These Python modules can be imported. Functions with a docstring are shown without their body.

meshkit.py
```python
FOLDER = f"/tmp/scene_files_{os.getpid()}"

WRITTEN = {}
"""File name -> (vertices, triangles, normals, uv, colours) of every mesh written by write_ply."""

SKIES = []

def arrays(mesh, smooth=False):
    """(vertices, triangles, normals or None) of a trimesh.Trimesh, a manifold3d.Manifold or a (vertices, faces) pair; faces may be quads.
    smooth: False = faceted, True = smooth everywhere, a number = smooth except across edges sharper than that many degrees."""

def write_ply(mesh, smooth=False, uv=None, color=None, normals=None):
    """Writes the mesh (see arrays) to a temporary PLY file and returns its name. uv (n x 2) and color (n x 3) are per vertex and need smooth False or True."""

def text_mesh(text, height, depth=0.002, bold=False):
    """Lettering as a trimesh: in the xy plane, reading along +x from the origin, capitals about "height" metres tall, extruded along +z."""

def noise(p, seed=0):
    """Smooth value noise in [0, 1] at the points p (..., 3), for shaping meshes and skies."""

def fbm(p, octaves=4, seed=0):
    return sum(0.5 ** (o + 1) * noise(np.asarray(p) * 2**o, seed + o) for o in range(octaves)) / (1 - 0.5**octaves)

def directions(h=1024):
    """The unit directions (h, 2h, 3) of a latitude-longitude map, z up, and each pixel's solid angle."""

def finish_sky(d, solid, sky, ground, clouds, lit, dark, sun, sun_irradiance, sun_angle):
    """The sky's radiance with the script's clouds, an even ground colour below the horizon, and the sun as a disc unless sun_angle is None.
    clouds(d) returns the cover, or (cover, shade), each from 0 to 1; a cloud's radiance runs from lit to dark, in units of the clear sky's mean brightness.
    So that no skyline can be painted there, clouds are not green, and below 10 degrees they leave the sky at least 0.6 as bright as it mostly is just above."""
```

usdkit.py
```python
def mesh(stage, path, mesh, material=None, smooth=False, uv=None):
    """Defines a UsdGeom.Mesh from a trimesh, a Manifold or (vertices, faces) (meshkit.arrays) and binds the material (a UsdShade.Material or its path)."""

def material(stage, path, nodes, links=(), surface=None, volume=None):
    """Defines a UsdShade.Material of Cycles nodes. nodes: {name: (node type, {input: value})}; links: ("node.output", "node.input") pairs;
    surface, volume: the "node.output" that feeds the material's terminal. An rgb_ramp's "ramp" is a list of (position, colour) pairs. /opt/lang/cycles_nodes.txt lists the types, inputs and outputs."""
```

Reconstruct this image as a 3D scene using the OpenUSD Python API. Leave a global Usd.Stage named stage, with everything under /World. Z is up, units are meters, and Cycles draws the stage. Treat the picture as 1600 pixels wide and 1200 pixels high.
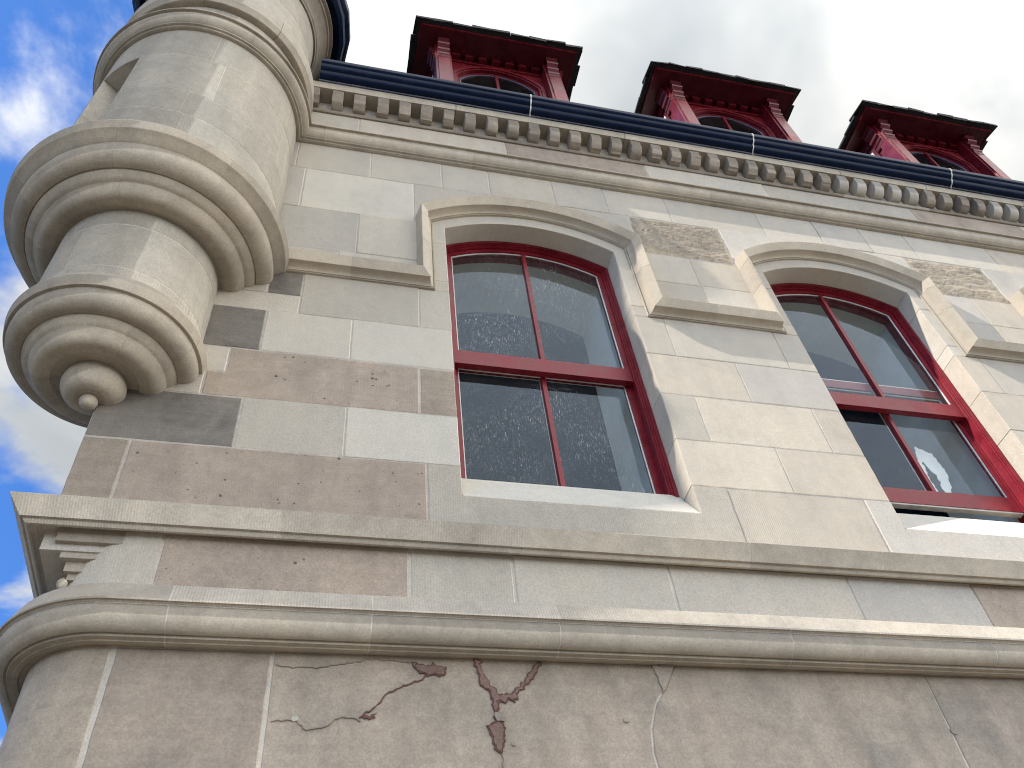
import math, random
import numpy as np, trimesh, usdkit, meshkit
from shapely.geometry import Polygon, box as sbox, LineString, Point
from shapely.ops import unary_union
from pxr import Usd, UsdGeom, UsdLux, UsdShade, Gf, Sdf

random.seed(7)
rng = np.random.default_rng(7)
stage = Usd.Stage.CreateInMemory()
UsdGeom.SetStageUpAxis(stage, UsdGeom.Tokens.z)
UsdGeom.SetStageMetersPerUnit(stage, 1.0)
UsdGeom.Xform.Define(stage, '/World')
UsdGeom.Scope.Define(stage, '/World/Looks')

# ------------------------------------------------------------------ camera
EYE = 1.6                                   # the photographer's eye height; heights below are given from the eye
cam = UsdGeom.Camera.Define(stage, '/World/camera')
cam.CreateHorizontalApertureAttr(36.0)
cam.CreateFocalLengthAttr(30.522)
cam.CreateClippingRangeAttr((0.05, 5000.0))
cam.CreateExposureAttr(1.72)
_R = ((0.97278126, -0.21233162, -0.0928003), (-0.10129929, -0.74984578, 0.65381171), (-0.20841082, -0.62661518, -0.75094497))
cam.AddTransformOp().Set(Gf.Matrix4d(*_R[0], 0, *_R[1], 0, *_R[2], 0, 0, -3.0, EYE, 1))

# ------------------------------------------------------------------ sky and sun
SUN = np.array([-0.70, -0.19, 0.69]); SUN /= np.linalg.norm(SUN)
elev, rot = math.asin(SUN[2]), math.atan2(SUN[0], SUN[1])
sky = UsdLux.DomeLight.Define(stage, '/World/sky')
sky.GetPrim().SetCustomDataByKey('kind', 'structure')
sky.GetPrim().SetCustomDataByKey('label', 'blue sky with broken white and grey clouds')
sky.GetPrim().SetCustomDataByKey('category', 'sky')
sky_m = usdkit.material(stage, '/World/Looks/sky', {
    "s": ("sky_texture", {"sky_type": "single_scattering", "sun_disc": False, "sun_elevation": elev, "sun_rotation": rot, "altitude": 100.0, "aerosol_density": 0.6, "ozone_density": 2.0}),
    "t": ("texture_coordinate", {}), "x": ("separate_xyz", {}),
    "zc": ("math", {"math_type": "maximum", "value2": 0.15}),
    "px": ("math", {"math_type": "divide"}), "py": ("math", {"math_type": "divide"}), "c": ("combine_xyz", {"z": 2.6}),
    "n1": ("noise_texture", {"scale": 1.35, "detail": 9.0, "roughness": 0.56, "distortion": 0.25}),
    "n2": ("noise_texture", {"scale": 4.2, "detail": 8.0, "roughness": 0.6, "distortion": 0.2}),
    "n3": ("noise_texture", {"scale": 1.9, "detail": 5.0, "roughness": 0.55, "distortion": 0.3}), "n3o": ("vector_math", {"math_type": "add", "vector2": (3.7, 1.9, 5.1)}),
    "b1": ("vector_math", {"math_type": "dot_product", "vector2": (0.20, -0.02, 0.0)}),            # more cloud towards one side of the sky, a front passing
    "br": ("vector_math", {"math_type": "dot_product", "vector2": (-0.25, -0.97, 0.0)}), "bq": ("map_range", {"from_min": -0.45, "from_max": 0.9, "to_min": 1.0, "to_max": 3.9, "clamp": True}), "cb": ("vector_math", {"math_type": "scale"}),   # unseen clouds facing the facade boosted to throw more light on it
    "b2": ("math", {"math_type": "add"}),
    "b3": ("math", {"math_type": "multiply", "value2": 0.22}),
    "b4": ("math", {"math_type": "add"}),
    "cl": ("map_range", {"range_type": "smoothstep", "from_min": 0.515, "from_max": 0.635, "clamp": True}),
    "sh": ("map_range", {"range_type": "smoothstep", "from_min": 0.40, "from_max": 0.66, "clamp": True}),
    "cc": ("mix_color", {"a": (2.85, 2.84, 2.76), "b": (1.62, 1.74, 1.82), "use_clamp": False}),
    "sb": ("mix_color", {"blend_type": "multiply", "fac": 1.0, "b": (0.26, 0.47, 0.76), "use_clamp": False}),
    "m": ("mix_color", {"use_clamp": True, "use_clamp_result": False}),
    "bg": ("background_shader", {"strength": 0.1})},
    [("t.generated", "x.vector"), ("x.z", "zc.value1"), ("x.x", "px.value1"), ("x.y", "py.value1"), ("zc.value", "px.value2"), ("zc.value", "py.value2"),
     ("px.value", "c.x"), ("py.value", "c.y"), ("c.vector", "n1.vector"), ("c.vector", "n2.vector"),
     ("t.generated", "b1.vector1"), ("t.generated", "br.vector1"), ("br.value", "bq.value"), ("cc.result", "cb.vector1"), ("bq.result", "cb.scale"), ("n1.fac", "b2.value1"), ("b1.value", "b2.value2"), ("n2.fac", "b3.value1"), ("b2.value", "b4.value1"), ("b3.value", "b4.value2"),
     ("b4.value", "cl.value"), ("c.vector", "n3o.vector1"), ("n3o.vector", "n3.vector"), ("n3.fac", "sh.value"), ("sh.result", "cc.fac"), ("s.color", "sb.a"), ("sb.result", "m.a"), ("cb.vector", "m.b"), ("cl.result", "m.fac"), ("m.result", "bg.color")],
    surface="bg.background")
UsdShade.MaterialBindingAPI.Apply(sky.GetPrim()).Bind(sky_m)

sun = UsdLux.DistantLight.Define(stage, '/World/sun')
sun.CreateIntensityAttr(0.6); sun.CreateAngleAttr(0.5); sun.CreateNormalizeAttr(True); sun.CreateColorAttr(Gf.Vec3f(1.0, 0.94, 0.85))
sun.AddTransformOp().Set(Gf.Matrix4d(Gf.Rotation(Gf.Vec3d(0, 0, 1), Gf.Vec3d(*SUN)), Gf.Vec3d(0, 0, 0)))

# ------------------------------------------------------------------ materials
L = '/World/Looks/'
def stone(name, base, blotch=0.16, grain=0.26, tool=0.0, pits=0.0, streak=0.0, tint=(1.0, 0.94, 0.86), rough_bump=0.35, mott=1.0, ramp=None):
    b = np.array(base) * (1.005, 0.993, 1.012); dark = b * (1 - blotch); lite = b * (1 + blotch * 0.7) * np.array(tint) ** 0.4
    if ramp: dark, b, lite = (np.array(c) * (1.005, 0.993, 1.012) for c in ramp)
    nodes = {"g": ("geometry", {}), "o": ("object_info", {}),
             "n1": ("noise_texture", {"scale": 2.3, "detail": 7.0, "roughness": 0.62, "distortion": 0.4}),
             "r1": ("rgb_ramp", {"ramp": [(0.30, tuple(dark)), (0.5, tuple(b)), (0.72, tuple(lite))]}),
             "n2": ("noise_texture", {"scale": 130.0, "detail": 3.0, "roughness": 0.75}),
             "r2": ("map_range", {"from_min": 0.25, "from_max": 0.75, "to_min": 1 - grain, "to_max": 1 + grain}),
             "m1": ("vector_math", {"math_type": "scale"}),
             "rv": ("map_range", {"from_min": 0.0, "from_max": 1.0, "to_min": 0.90, "to_max": 1.08}),
             "m2": ("vector_math", {"math_type": "scale"}),
             "rm": ("mapping", {"scale": (7.0, 7.0, 0.7)}), "rn": ("noise_texture", {"scale": 1.0, "detail": 4.0, "roughness": 0.6}), "rr": ("map_range", {"from_min": 0.3, "from_max": 0.7, "to_min": 1 - 0.10 * mott, "to_max": 1 + 0.07 * mott}),
             "kn": ("noise_texture", {"scale": 13.0, "detail": 5.0, "roughness": 0.7, "distortion": 0.8}), "kr": ("map_range", {"from_min": 0.3, "from_max": 0.7, "to_min": 1 - 0.12 * mott, "to_max": 1 + 0.09 * mott}), "kx": ("math", {"math_type": "multiply"}), "m3": ("vector_math", {"math_type": "scale"}),
             "n3": ("noise_texture", {"scale": 38.0, "detail": 5.0, "roughness": 0.65}),
             "ha": ("math", {"math_type": "multiply", "value2": 0.0032}),
             "hb": ("math", {"math_type": "multiply_add", "value2": 0.0022}),
             "bp": ("bump", {"distance": 1.0, "strength": rough_bump}),
             "p": ("principled_bsdf", {"roughness": 0.9, "specular_ior_level": 0.25, "diffuse_roughness": 0.5})}
    links = [("g.position", "n1.vector"), ("g.position", "n2.vector"), ("g.position", "n3.vector"), ("n1.fac", "r1.fac"), ("n2.fac", "r2.value"),
             ("r1.color", "m1.vector1"), ("r2.result", "m1.scale"), ("o.random", "rv.value"), ("m1.vector", "m2.vector1"), ("rv.result", "m2.scale"),
             ("n3.fac", "ha.value1"), ("n2.fac", "hb.value1"), ("ha.value", "hb.value3")]
    links += [("g.position", "rm.vector"), ("rm.vector", "rn.vector"), ("rn.fac", "rr.value"), ("g.position", "kn.vector"), ("kn.fac", "kr.value"), ("rr.result", "kx.value1"), ("kr.result", "kx.value2"), ("m2.vector", "m3.vector1"), ("kx.value", "m3.scale")]
    h, col = "hb.value", "m3.vector"
    if tool:                                                           # chisel drag lines
        nodes.update({"w": ("wave_texture", {"bands_direction": "x", "scale": 27.0, "distortion": 1.6, "detail": 2.0, "detail_scale": 1.5}),
                      "wn": ("noise_texture", {"scale": 1.7, "detail": 2.0}), "wm": ("map_range", {"from_min": 0.38, "from_max": 0.6, "to_min": 0.15, "to_max": 1.0, "clamp": True}),
                      "wx": ("math", {"math_type": "multiply"}), "wh": ("math", {"math_type": "multiply_add", "value2": 0.0035 * tool}),
                      "wc": ("map_range", {"to_min": 1 - 0.10 * tool, "to_max": 1.0 + 0.05 * tool}), "m4": ("vector_math", {"math_type": "scale"})})
        links += [("g.position", "w.vector"), ("g.position", "wn.vector"), ("wn.fac", "wm.value"), ("w.fac", "wx.value1"), ("wm.result", "wx.value2"), ("wx.value", "wh.value1"), (h, "wh.value3"),
                  ("wx.value", "wc.value"), (col, "m4.vector1"), ("wc.result", "m4.scale")]
        h, col = "wh.value", "m4.vector"
    if pits:                                                           # small weathered holes
        nodes.update({"v": ("voronoi_texture", {"scale": 21.0, "randomness": 1.0}), "vn": ("noise_texture", {"scale": 6.0, "detail": 2.0}),
                      "vr": ("map_range", {"from_min": 0.5, "from_max": 0.75, "to_min": 0.05, "to_max": 0.26, "clamp": True}),
                      "vs": ("math", {"math_type": "subtract"}), "vm": ("map_range", {"from_min": -0.02, "from_max": 0.03, "to_min": 0.35, "to_max": 1.0, "clamp": True}),
                      "m5": ("vector_math", {"math_type": "scale"}), "vh": ("math", {"math_type": "multiply_add", "value2": 0.012 * pits})})
        links += [("g.position", "v.vector"), ("g.position", "vn.vector"), ("vn.fac", "vr.value"), ("v.distance", "vs.value1"), ("vr.result", "vs.value2"), ("vs.value", "vm.value"),
                  (col, "m5.vector1"), ("vm.result", "m5.scale"), ("vm.result", "vh.value1"), (h, "vh.value3")]
        h, col = "vh.value", "m5.vector"
    if streak:                                                         # bedding bands of the sandstone
        nodes.update({"mp": ("mapping", {"scale": (2.0, 2.0, 26.0), "rotation": (0.0, 0.22, 0.0)}), "sn": ("noise_texture", {"scale": 1.6, "detail": 5.0, "roughness": 0.6, "distortion": 0.6}),
                      "sr": ("map_range", {"from_min": 0.3, "from_max": 0.7, "to_min": 1 - streak, "to_max": 1 + streak * 0.5}), "m6": ("vector_math", {"math_type": "scale"})})
        links += [("g.position", "mp.vector"), ("mp.vector", "sn.vector"), ("sn.fac", "sr.value"), (col, "m6.vector1"), ("sr.result", "m6.scale")]
        col = "m6.vector"
    links += [(h, "bp.height"), ("bp.normal", "p.normal"), (col, "p.base_color")]
    return usdkit.material(stage, L + name, nodes, links, surface="p.BSDF")

def paint(name, base, rough=0.3, coat=0.0, var=0.25, bump=0.15, spec=0.5):
    b = np.array(base)
    return usdkit.material(stage, L + name, {"g": ("geometry", {}), "n": ("noise_texture", {"scale": 9.0, "detail": 6.0, "roughness": 0.65}), "n2": ("noise_texture", {"scale": 60.0, "detail": 3.0}),
        "r": ("rgb_ramp", {"ramp": [(0.3, tuple(b * (1 - var))), (0.7, tuple(b * (1 + var)))]}), "rr": ("map_range", {"from_min": 0.3, "from_max": 0.7, "to_min": rough * 0.75, "to_max": rough * 1.4}),
        "h": ("math", {"math_type": "multiply", "value2": 0.002}), "bp": ("bump", {"distance": 1.0, "strength": bump}), "p": ("principled_bsdf", {"coat_weight": coat, "specular_ior_level": spec})},
        [("g.position", "n.vector"), ("g.position", "n2.vector"), ("n.fac", "r.fac"), ("n.fac", "rr.value"), ("rr.result", "p.roughness"), ("r.color", "p.base_color"), ("n2.fac", "h.value1"), ("h.value", "bp.height"), ("bp.normal", "p.normal")], surface="p.BSDF")

M = {
 'light': stone('pale_sandstone', (0.53, 0.488, 0.405), blotch=0.07, grain=0.22, mott=0.45),
 'light_tooled': stone('pale_tooled_sandstone', (0.51, 0.468, 0.385), blotch=0.08, grain=0.20, mott=0.5, tool=0.7),
 'bright': stone('lightest_sandstone', (0.585, 0.55, 0.465), blotch=0.06, grain=0.20, mott=0.4),
 'cream': stone('cream_sandstone', (0.545, 0.49, 0.395), blotch=0.10, grain=0.18, mott=0.6),
 'cream_tooled': stone('cream_tooled_sandstone', (0.535, 0.482, 0.39), blotch=0.10, grain=0.2, mott=0.6, tool=0.8),
 'blue': stone('blue_grey_sandstone', (0.50, 0.468, 0.405), blotch=0.07, grain=0.2, mott=0.5),
 'brown': stone('weathered_brown_sandstone', (0.41, 0.340, 0.268), blotch=0.16, grain=0.24, pits=1.0, streak=0.05, tool=0.3),
 'brown_streaked': stone('streaked_brown_sandstone', (0.37, 0.313, 0.243), blotch=0.2, grain=0.24, streak=0.12),
 'dark': stone('sooty_brown_sandstone', (0.225, 0.205, 0.175), blotch=0.42, grain=0.26, streak=0.12),
 'rock': stone('rock_faced_sandstone', (0.38, 0.325, 0.245), blotch=0.28, grain=0.28, rough_bump=1.0),
 'mould': stone('moulding_sandstone', (0.385, 0.343, 0.272), blotch=0.15, grain=0.2),
 'mould_arch': stone('arch_moulding_sandstone', (0.455, 0.405, 0.32), blotch=0.10, grain=0.2, mott=0.6),
 'mould_tooled': stone('tooled_moulding_sandstone', (0.455, 0.41, 0.335), blotch=0.16, grain=0.22, tool=1.0),  # tooled stone, lightened to paint in the light on the cornice fillet
 'turret': stone('turret_sandstone', (0.385, 0.352, 0.286), blotch=0.12, grain=0.22, tool=0.35),
 'dentil': stone('weathered_dentil_sandstone', (0.285, 0.245, 0.195), blotch=0.30, grain=0.24, rough_bump=0.8),
 'dentil_new': stone('new_dentil_sandstone', (0.40, 0.365, 0.31), blotch=0.10, grain=0.12),
 'lower': stone('stained_lower_sandstone', (0.37, 0.325, 0.262), grain=0.22, streak=0.06, mott=1.2, ramp=((0.32, 0.283, 0.226), (0.415, 0.355, 0.276), (0.47, 0.385, 0.302))),
 'lower_grey': stone('grey_lower_sandstone', (0.34, 0.305, 0.25), grain=0.22, streak=0.07, mott=1.2, ramp=((0.28, 0.25, 0.206), (0.39, 0.334, 0.264), (0.445, 0.366, 0.289))),
 'lower_pink': stone('pink_lower_sandstone', (0.40, 0.34, 0.27), grain=0.22, streak=0.06, mott=1.2, ramp=((0.345, 0.30, 0.236), (0.425, 0.366, 0.284), (0.475, 0.404, 0.315))),
 'mortar': stone('lime_mortar', (0.56, 0.52, 0.45), blotch=0.15, grain=0.22, rough_bump=0.8),
 'rust_edge': stone('dark_red_spall_rim', (0.17, 0.095, 0.078), blotch=0.35, grain=0.25),
 'rust': stone('red_spalled_sandstone', (0.265, 0.175, 0.14), blotch=0.35, grain=0.25, rough_bump=0.9),
 'crack': stone('crack_brown', (0.30, 0.255, 0.205), blotch=0.3, grain=0.2),  # brown tone of the crack lines
 'red': paint('oxblood_paint', (0.165, 0.008, 0.016), rough=0.33, coat=0.0, spec=0.32),
 'red_mid': paint('oxblood_paint_dormer', (0.115, 0.0058, 0.0115), rough=0.30, coat=0.0, spec=0.4),  # window red darkened, shade on the dormers put into the colour
 'red_dark': paint('oxblood_paint_shaded', (0.07, 0.004, 0.008), rough=0.32, coat=0.0, spec=0.4),  # same red darker still, painting in shade on soffit, cheeks and brackets
 'navy': paint('navy_gloss_paint', (0.0018, 0.0058, 0.019), rough=0.30, coat=0.0, bump=0.4, spec=0.10),
 'slate': paint('black_slate', (0.022, 0.022, 0.025), rough=0.55, var=0.5, bump=0.9, spec=0.3),
 'plaster': paint('pale_plaster', (0.56, 0.58, 0.56), rough=0.7, var=0.08, spec=0.2),
 'room': paint('room_reflection_blue', (0.05, 0.088, 0.155), rough=0.8, var=0.15, spec=0.2),  # blue in the walls stands in for sky reflected in the panes
 'putty': paint('white_putty', (0.62, 0.60, 0.55), rough=0.5, var=0.15),
 'film': paint('ragged_white_patch', (0.80, 0.80, 0.78), rough=0.6, var=0.05),
 'lead': paint('lead_flashing', (0.16, 0.18, 0.24), rough=0.35, var=0.3, bump=0.6),
 'sealant': paint('pale_sealant', (0.42, 0.40, 0.36), rough=0.6),
 'asphalt': paint('asphalt', (0.06, 0.06, 0.06), rough=0.9, var=0.3, spec=0.2),
 'paving': paint('concrete_paving', (0.17, 0.15, 0.125), rough=0.9, var=0.15, spec=0.2),
 'kerb': paint('kerb_stone', (0.33, 0.31, 0.29), rough=0.9, var=0.2, spec=0.2)}

def glass(name, dirt):
    nodes = {"g": ("geometry", {}), "io": ("map_range", {"from_min": 0.0, "from_max": 1.0, "to_min": 1.5, "to_max": 0.66667}), "f": ("fresnel", {}), "f2": ("math", {"math_type": "multiply", "value2": 0.75, "use_clamp": True}),
             "t": ("transparent_bsdf", {"color": (0.86, 0.90, 0.89)}), "gl": ("glossy_bsdf", {"roughness": 0.0, "color": (0.66, 0.80, 1.0)}), "mx": ("mix_closure", {}),
             "mp": ("mapping", {"scale": (210.0, 1.0, 30.0)}), "n": ("noise_texture", {"scale": 1.0, "detail": 3.0, "roughness": 0.7, "distortion": 1.2}),
             "big": ("noise_texture", {"scale": 2.6, "detail": 2.0}), "bm": ("map_range", {"from_min": 0.35, "from_max": 0.62, "to_min": 0.0, "to_max": 1.0, "clamp": True}),
             "dm": ("map_range", {"from_min": 0.58, "from_max": 0.74, "to_min": 0.0, "to_max": 0.52 * dirt, "clamp": True}), "dd": ("math", {"math_type": "multiply"}),
             "v": ("voronoi_texture", {"scale": 95.0}), "vm": ("map_range", {"from_min": 0.05, "from_max": 0.12, "to_min": 0.5 * dirt, "to_max": 0.0, "clamp": True}),
             "da": ("math", {"math_type": "maximum"}), "ds": ("math", {"math_type": "add", "value2": 0.005 * dirt, "use_clamp": True}),
             "d": ("diffuse_bsdf", {"color": (0.62, 0.62, 0.58)}), "o": ("mix_closure", {})}
    links = [("g.backfacing", "io.value"), ("io.result", "f.IOR"), ("f.fac", "f2.value1"), ("f2.value", "mx.fac"), ("t.BSDF", "mx.closure1"), ("gl.BSDF", "mx.closure2"),
             ("g.position", "mp.vector"), ("mp.vector", "n.vector"), ("g.position", "big.vector"), ("big.fac", "bm.value"), ("n.fac", "dm.value"), ("dm.result", "dd.value1"), ("bm.result", "dd.value2"),
             ("g.position", "v.vector"), ("v.distance", "vm.value"), ("dd.value", "da.value1"), ("vm.result", "da.value2"), ("da.value", "ds.value1"), ("ds.value", "o.fac"), ("mx.closure", "o.closure1"), ("d.BSDF", "o.closure2")]
    return usdkit.material(stage, L + name, nodes, links, surface="o.closure")
M['glass_dirty'] = glass('rain_spotted_glass', 1.0)
M['glass'] = glass('window_glass', 0.22)

# ------------------------------------------------------------------ helpers
used = {}
def numbered(parent, name):
    k = f'{parent}/{name}'; n = used.get(k, 0); used[k] = n + 1
    return k if n == 0 else f'{k}_{n:03d}'
def tag(prim, **kw):
    for k, v in kw.items(): prim.SetCustomDataByKey(k, v)
def thing(name, label=None, cat=None, parent='/World', **kw):
    p = numbered(parent, name); x = UsdGeom.Xform.Define(stage, p)
    if label: x.GetPrim().SetCustomDataByKey('label', label)
    if cat: x.GetPrim().SetCustomDataByKey('category', cat)
    tag(x.GetPrim(), **kw)
    return p
def put(parent, name, mesh, mat, smooth=False, label=None, lift=EYE, **kw):
    v, f = (np.array(mesh.vertices, float), np.array(mesh.faces)) if hasattr(mesh, 'faces') else (np.array(mesh[0], float), np.array(mesh[1]))
    v = v.copy(); v[:, 2] += lift
    p = numbered(parent, name)
    m = usdkit.mesh(stage, p, (v, f), M[mat], smooth=smooth)
    if label: m.GetPrim().SetCustomDataByKey('label', label)
    tag(m.GetPrim(), **kw)
    return m
def join(ms): return trimesh.util.concatenate([m if isinstance(m, trimesh.Trimesh) else trimesh.Trimesh(m[0], tri(m[1]), process=False) for m in ms])
def tri(f):
    f = np.asarray(f)
    return f if f.shape[1] == 3 else np.vstack([f[:, [0, 1, 2]], f[:, [0, 2, 3]]])
def bx(x0, x1, y0, y1, z0, z1):
    m = trimesh.creation.box([x1 - x0, y1 - y0, z1 - z0]); m.apply_translation([(x0 + x1) / 2, (y0 + y1) / 2, (z0 + z1) / 2]); return m
def polys(g):
    return [p for p in getattr(g, 'geoms', [g]) if isinstance(p, Polygon) and p.area > 2e-4]
def slab(poly, y0, y1, holes=True):
    """a polygon in (x, z) extruded from y0 (front) to y1"""
    out = []
    for p in polys(poly):
        m = trimesh.creation.extrude_polygon(p, y1 - y0, engine='earcut')
        v = m.vertices; m.vertices = np.c_[v[:, 0], y1 - v[:, 2], v[:, 1]]; out.append(m)
    return trimesh.util.concatenate(out)
def plan(poly, z0, z1):
    m = trimesh.creation.extrude_polygon(poly, z1 - z0, engine='earcut'); m.apply_translation([0, 0, z0]); return m
def inset(c, d):
    """mitre inset of a counter-clockwise ring, vertex for vertex"""
    n = len(c); e = np.roll(c, -1, 0) - c; e /= np.maximum(np.linalg.norm(e, axis=1, keepdims=True), 1e-9)
    nrm = np.c_[-e[:, 1], e[:, 0]]; prev = np.roll(nrm, 1, 0)
    b = nrm + prev; b /= np.maximum((b * nrm).sum(1, keepdims=True), 0.35)
    return c + d * b
def block(poly, y0, depth, gap=0.004, bevel=0.0038, jitter=0.0009):
    """a dressed stone: front face at y0 with a small bevelled arris, running back by depth"""
    out = []
    for p in polys(poly.buffer(-gap / 2, join_style=2)):
        p = p.simplify(0.0008); c = np.array(p.exterior.coords)[:-1]
        if Polygon(c).exterior.is_ccw is False: c = c[::-1]
        # break long edges so that the arris wanders a little
        pts = []
        for i in range(len(c)):
            a, b = c[i], c[(i + 1) % len(c)]; n = max(1, int(np.linalg.norm(b - a) / 0.06))
            for k in range(n): pts.append(a + (b - a) * k / n + (rng.normal(0, jitter, 2) if k else 0))
        c = np.array(pts); q = Polygon(c)
        if not q.is_valid: c = np.array(p.exterior.coords)[:-1]; c = c[::-1] if not p.exterior.is_ccw else c; q = Polygon(c)
        n = len(c); ci = inset(c, bevel)
        if not Polygon(ci).is_valid: ci = c
        v2, f2 = trimesh.creation.triangulate_polygon(Polygon(ci), engine='earcut')
        f2 = np.argmin(((np.asarray(v2)[:, None] - ci[None]) ** 2).sum(-1), 1)[f2]
        dy = float(np.clip(rng.normal(0, 0.0012), -0.002, 0.002))
        ring = lambda r, y: np.c_[r[:, 0], np.full(n, y), r[:, 1]]
        v = np.vstack([ring(ci, y0 + dy), ring(c, y0 + dy + bevel), ring(c, y0 + depth)])
        i = np.arange(n); j = (i + 1) % n
        f = [f2, np.c_[i, n + i, n + j], np.c_[i, n + j, j], np.c_[n + i, 2 * n + i, 2 * n + j], np.c_[n + i, 2 * n + j, n + j]]
        out.append(trimesh.Trimesh(v, np.vstack(f), process=False))
    return trimesh.util.concatenate(out) if out else None
def sweep(path, prof, right=True, clip=None):
    """path (n, 2) with profile [(offset, height)]; returns (a, b, h) rows and quads, closed at both ends. Offsets go to the right of the path (or left)."""
    P = np.asarray(path, float); prof = np.asarray(prof, float); n, k = len(P), len(prof)
    t = np.diff(P, axis=0); t /= np.linalg.norm(t, axis=1, keepdims=True)
    nr = np.c_[t[:, 1], -t[:, 0]] * (1 if right else -1)
    m = np.vstack([nr[:1], nr[:-1] + nr[1:], nr[-1:]]); ref = np.vstack([nr[:1], nr[1:], nr[-1:]])
    m /= (m * ref).sum(1, keepdims=True)
    v = np.concatenate([np.c_[P[i] + prof[:, :1] * m[i], prof[:, 1]] for i in range(n)])
    return v, m, caps(n, k)
def caps(n, k):
    i, j = np.meshgrid(np.arange(n - 1), np.arange(k), indexing='ij'); jj = (j + 1) % k
    q = np.stack([i * k + j, (i + 1) * k + j, (i + 1) * k + jj, i * k + jj], -1).reshape(-1, 4)
    return np.vstack([q[:, [0, 1, 2]], q[:, [0, 2, 3]]])
def endcaps(prof, n, k):
    p = Polygon(prof)
    vv, ff = trimesh.creation.triangulate_polygon(p, engine='earcut')
    order = np.argmin(((np.asarray(vv)[:, None] - np.asarray(prof)[None]) ** 2).sum(-1), 1)
    ff = order[ff]
    return np.vstack([ff, ff[:, ::-1] + (n - 1) * k])
def cut_path(path, cuts, gap=0.004):
    """splits a polyline at arc lengths"""
    P = np.asarray(path, float); s = np.r_[0, np.cumsum(np.linalg.norm(np.diff(P, axis=0), axis=1))]
    edges = [0] + sorted(cuts) + [s[-1]]
    at = lambda q: np.array([np.interp(q, s, P[:, 0]), np.interp(q, s, P[:, 1])])
    out = []
    for a, b in zip(edges[:-1], edges[1:]):
        a2, b2 = a + gap / 2, b - gap / 2
        inner = P[(s > a2 + 1e-4) & (s < b2 - 1e-4)]
        out.append(np.vstack([at(a2), inner, at(b2)]))
    return out
def run_plan(path, prof, right=True):
    v, m, f = sweep(path, prof, right); return trimesh.Trimesh(v, np.vstack([f, endcaps(prof, len(path), len(prof))]), process=False)
def run_face(path, prof, right=False):
    v, m, f = sweep(path, prof, right); v = np.c_[v[:, 0], -v[:, 2], v[:, 1]]
    return trimesh.Trimesh(v, np.vstack([f, endcaps(prof, len(path), len(prof))]), process=False)
def revolve(prof, a0, a1, step=4.0, c=(-1.054, -0.025)):
    """profile [(r, z)] swung from a0 to a1 degrees about the turret's axis"""
    n = max(2, int(abs(a1 - a0) / step) + 1); a = np.radians(np.linspace(a0, a1, n)); prof = np.asarray(prof, float); k = len(prof)
    v = np.concatenate([np.c_[c[0] + prof[:, 0] * np.cos(t), c[1] + prof[:, 0] * np.sin(t), prof[:, 1]] for t in a])
    return trimesh.Trimesh(v, np.vstack([caps(n, k), endcaps(prof, n, k)]), process=False)
def core(prof, d=0.0014):
    q = max(polys(Polygon(prof).buffer(0).buffer(-d, join_style=2)), key=lambda p: p.area)
    return list(q.exterior.coords)[:-1]
def bulge(p, q, h, n=9):
    p, q = np.array(p), np.array(q); d = q - p; nn = np.array([d[1], -d[0]]) / np.linalg.norm(d)
    return [tuple(p + d * t + nn * h * math.sin(math.pi * t) ** 0.75) for t in np.linspace(0, 1, n)]
def arc(cx, cy, r, a0, a1, n):
    t = np.radians(np.linspace(a0, a1, n)); return np.c_[cx + r * np.cos(t), cy + r * np.sin(t)]

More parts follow.
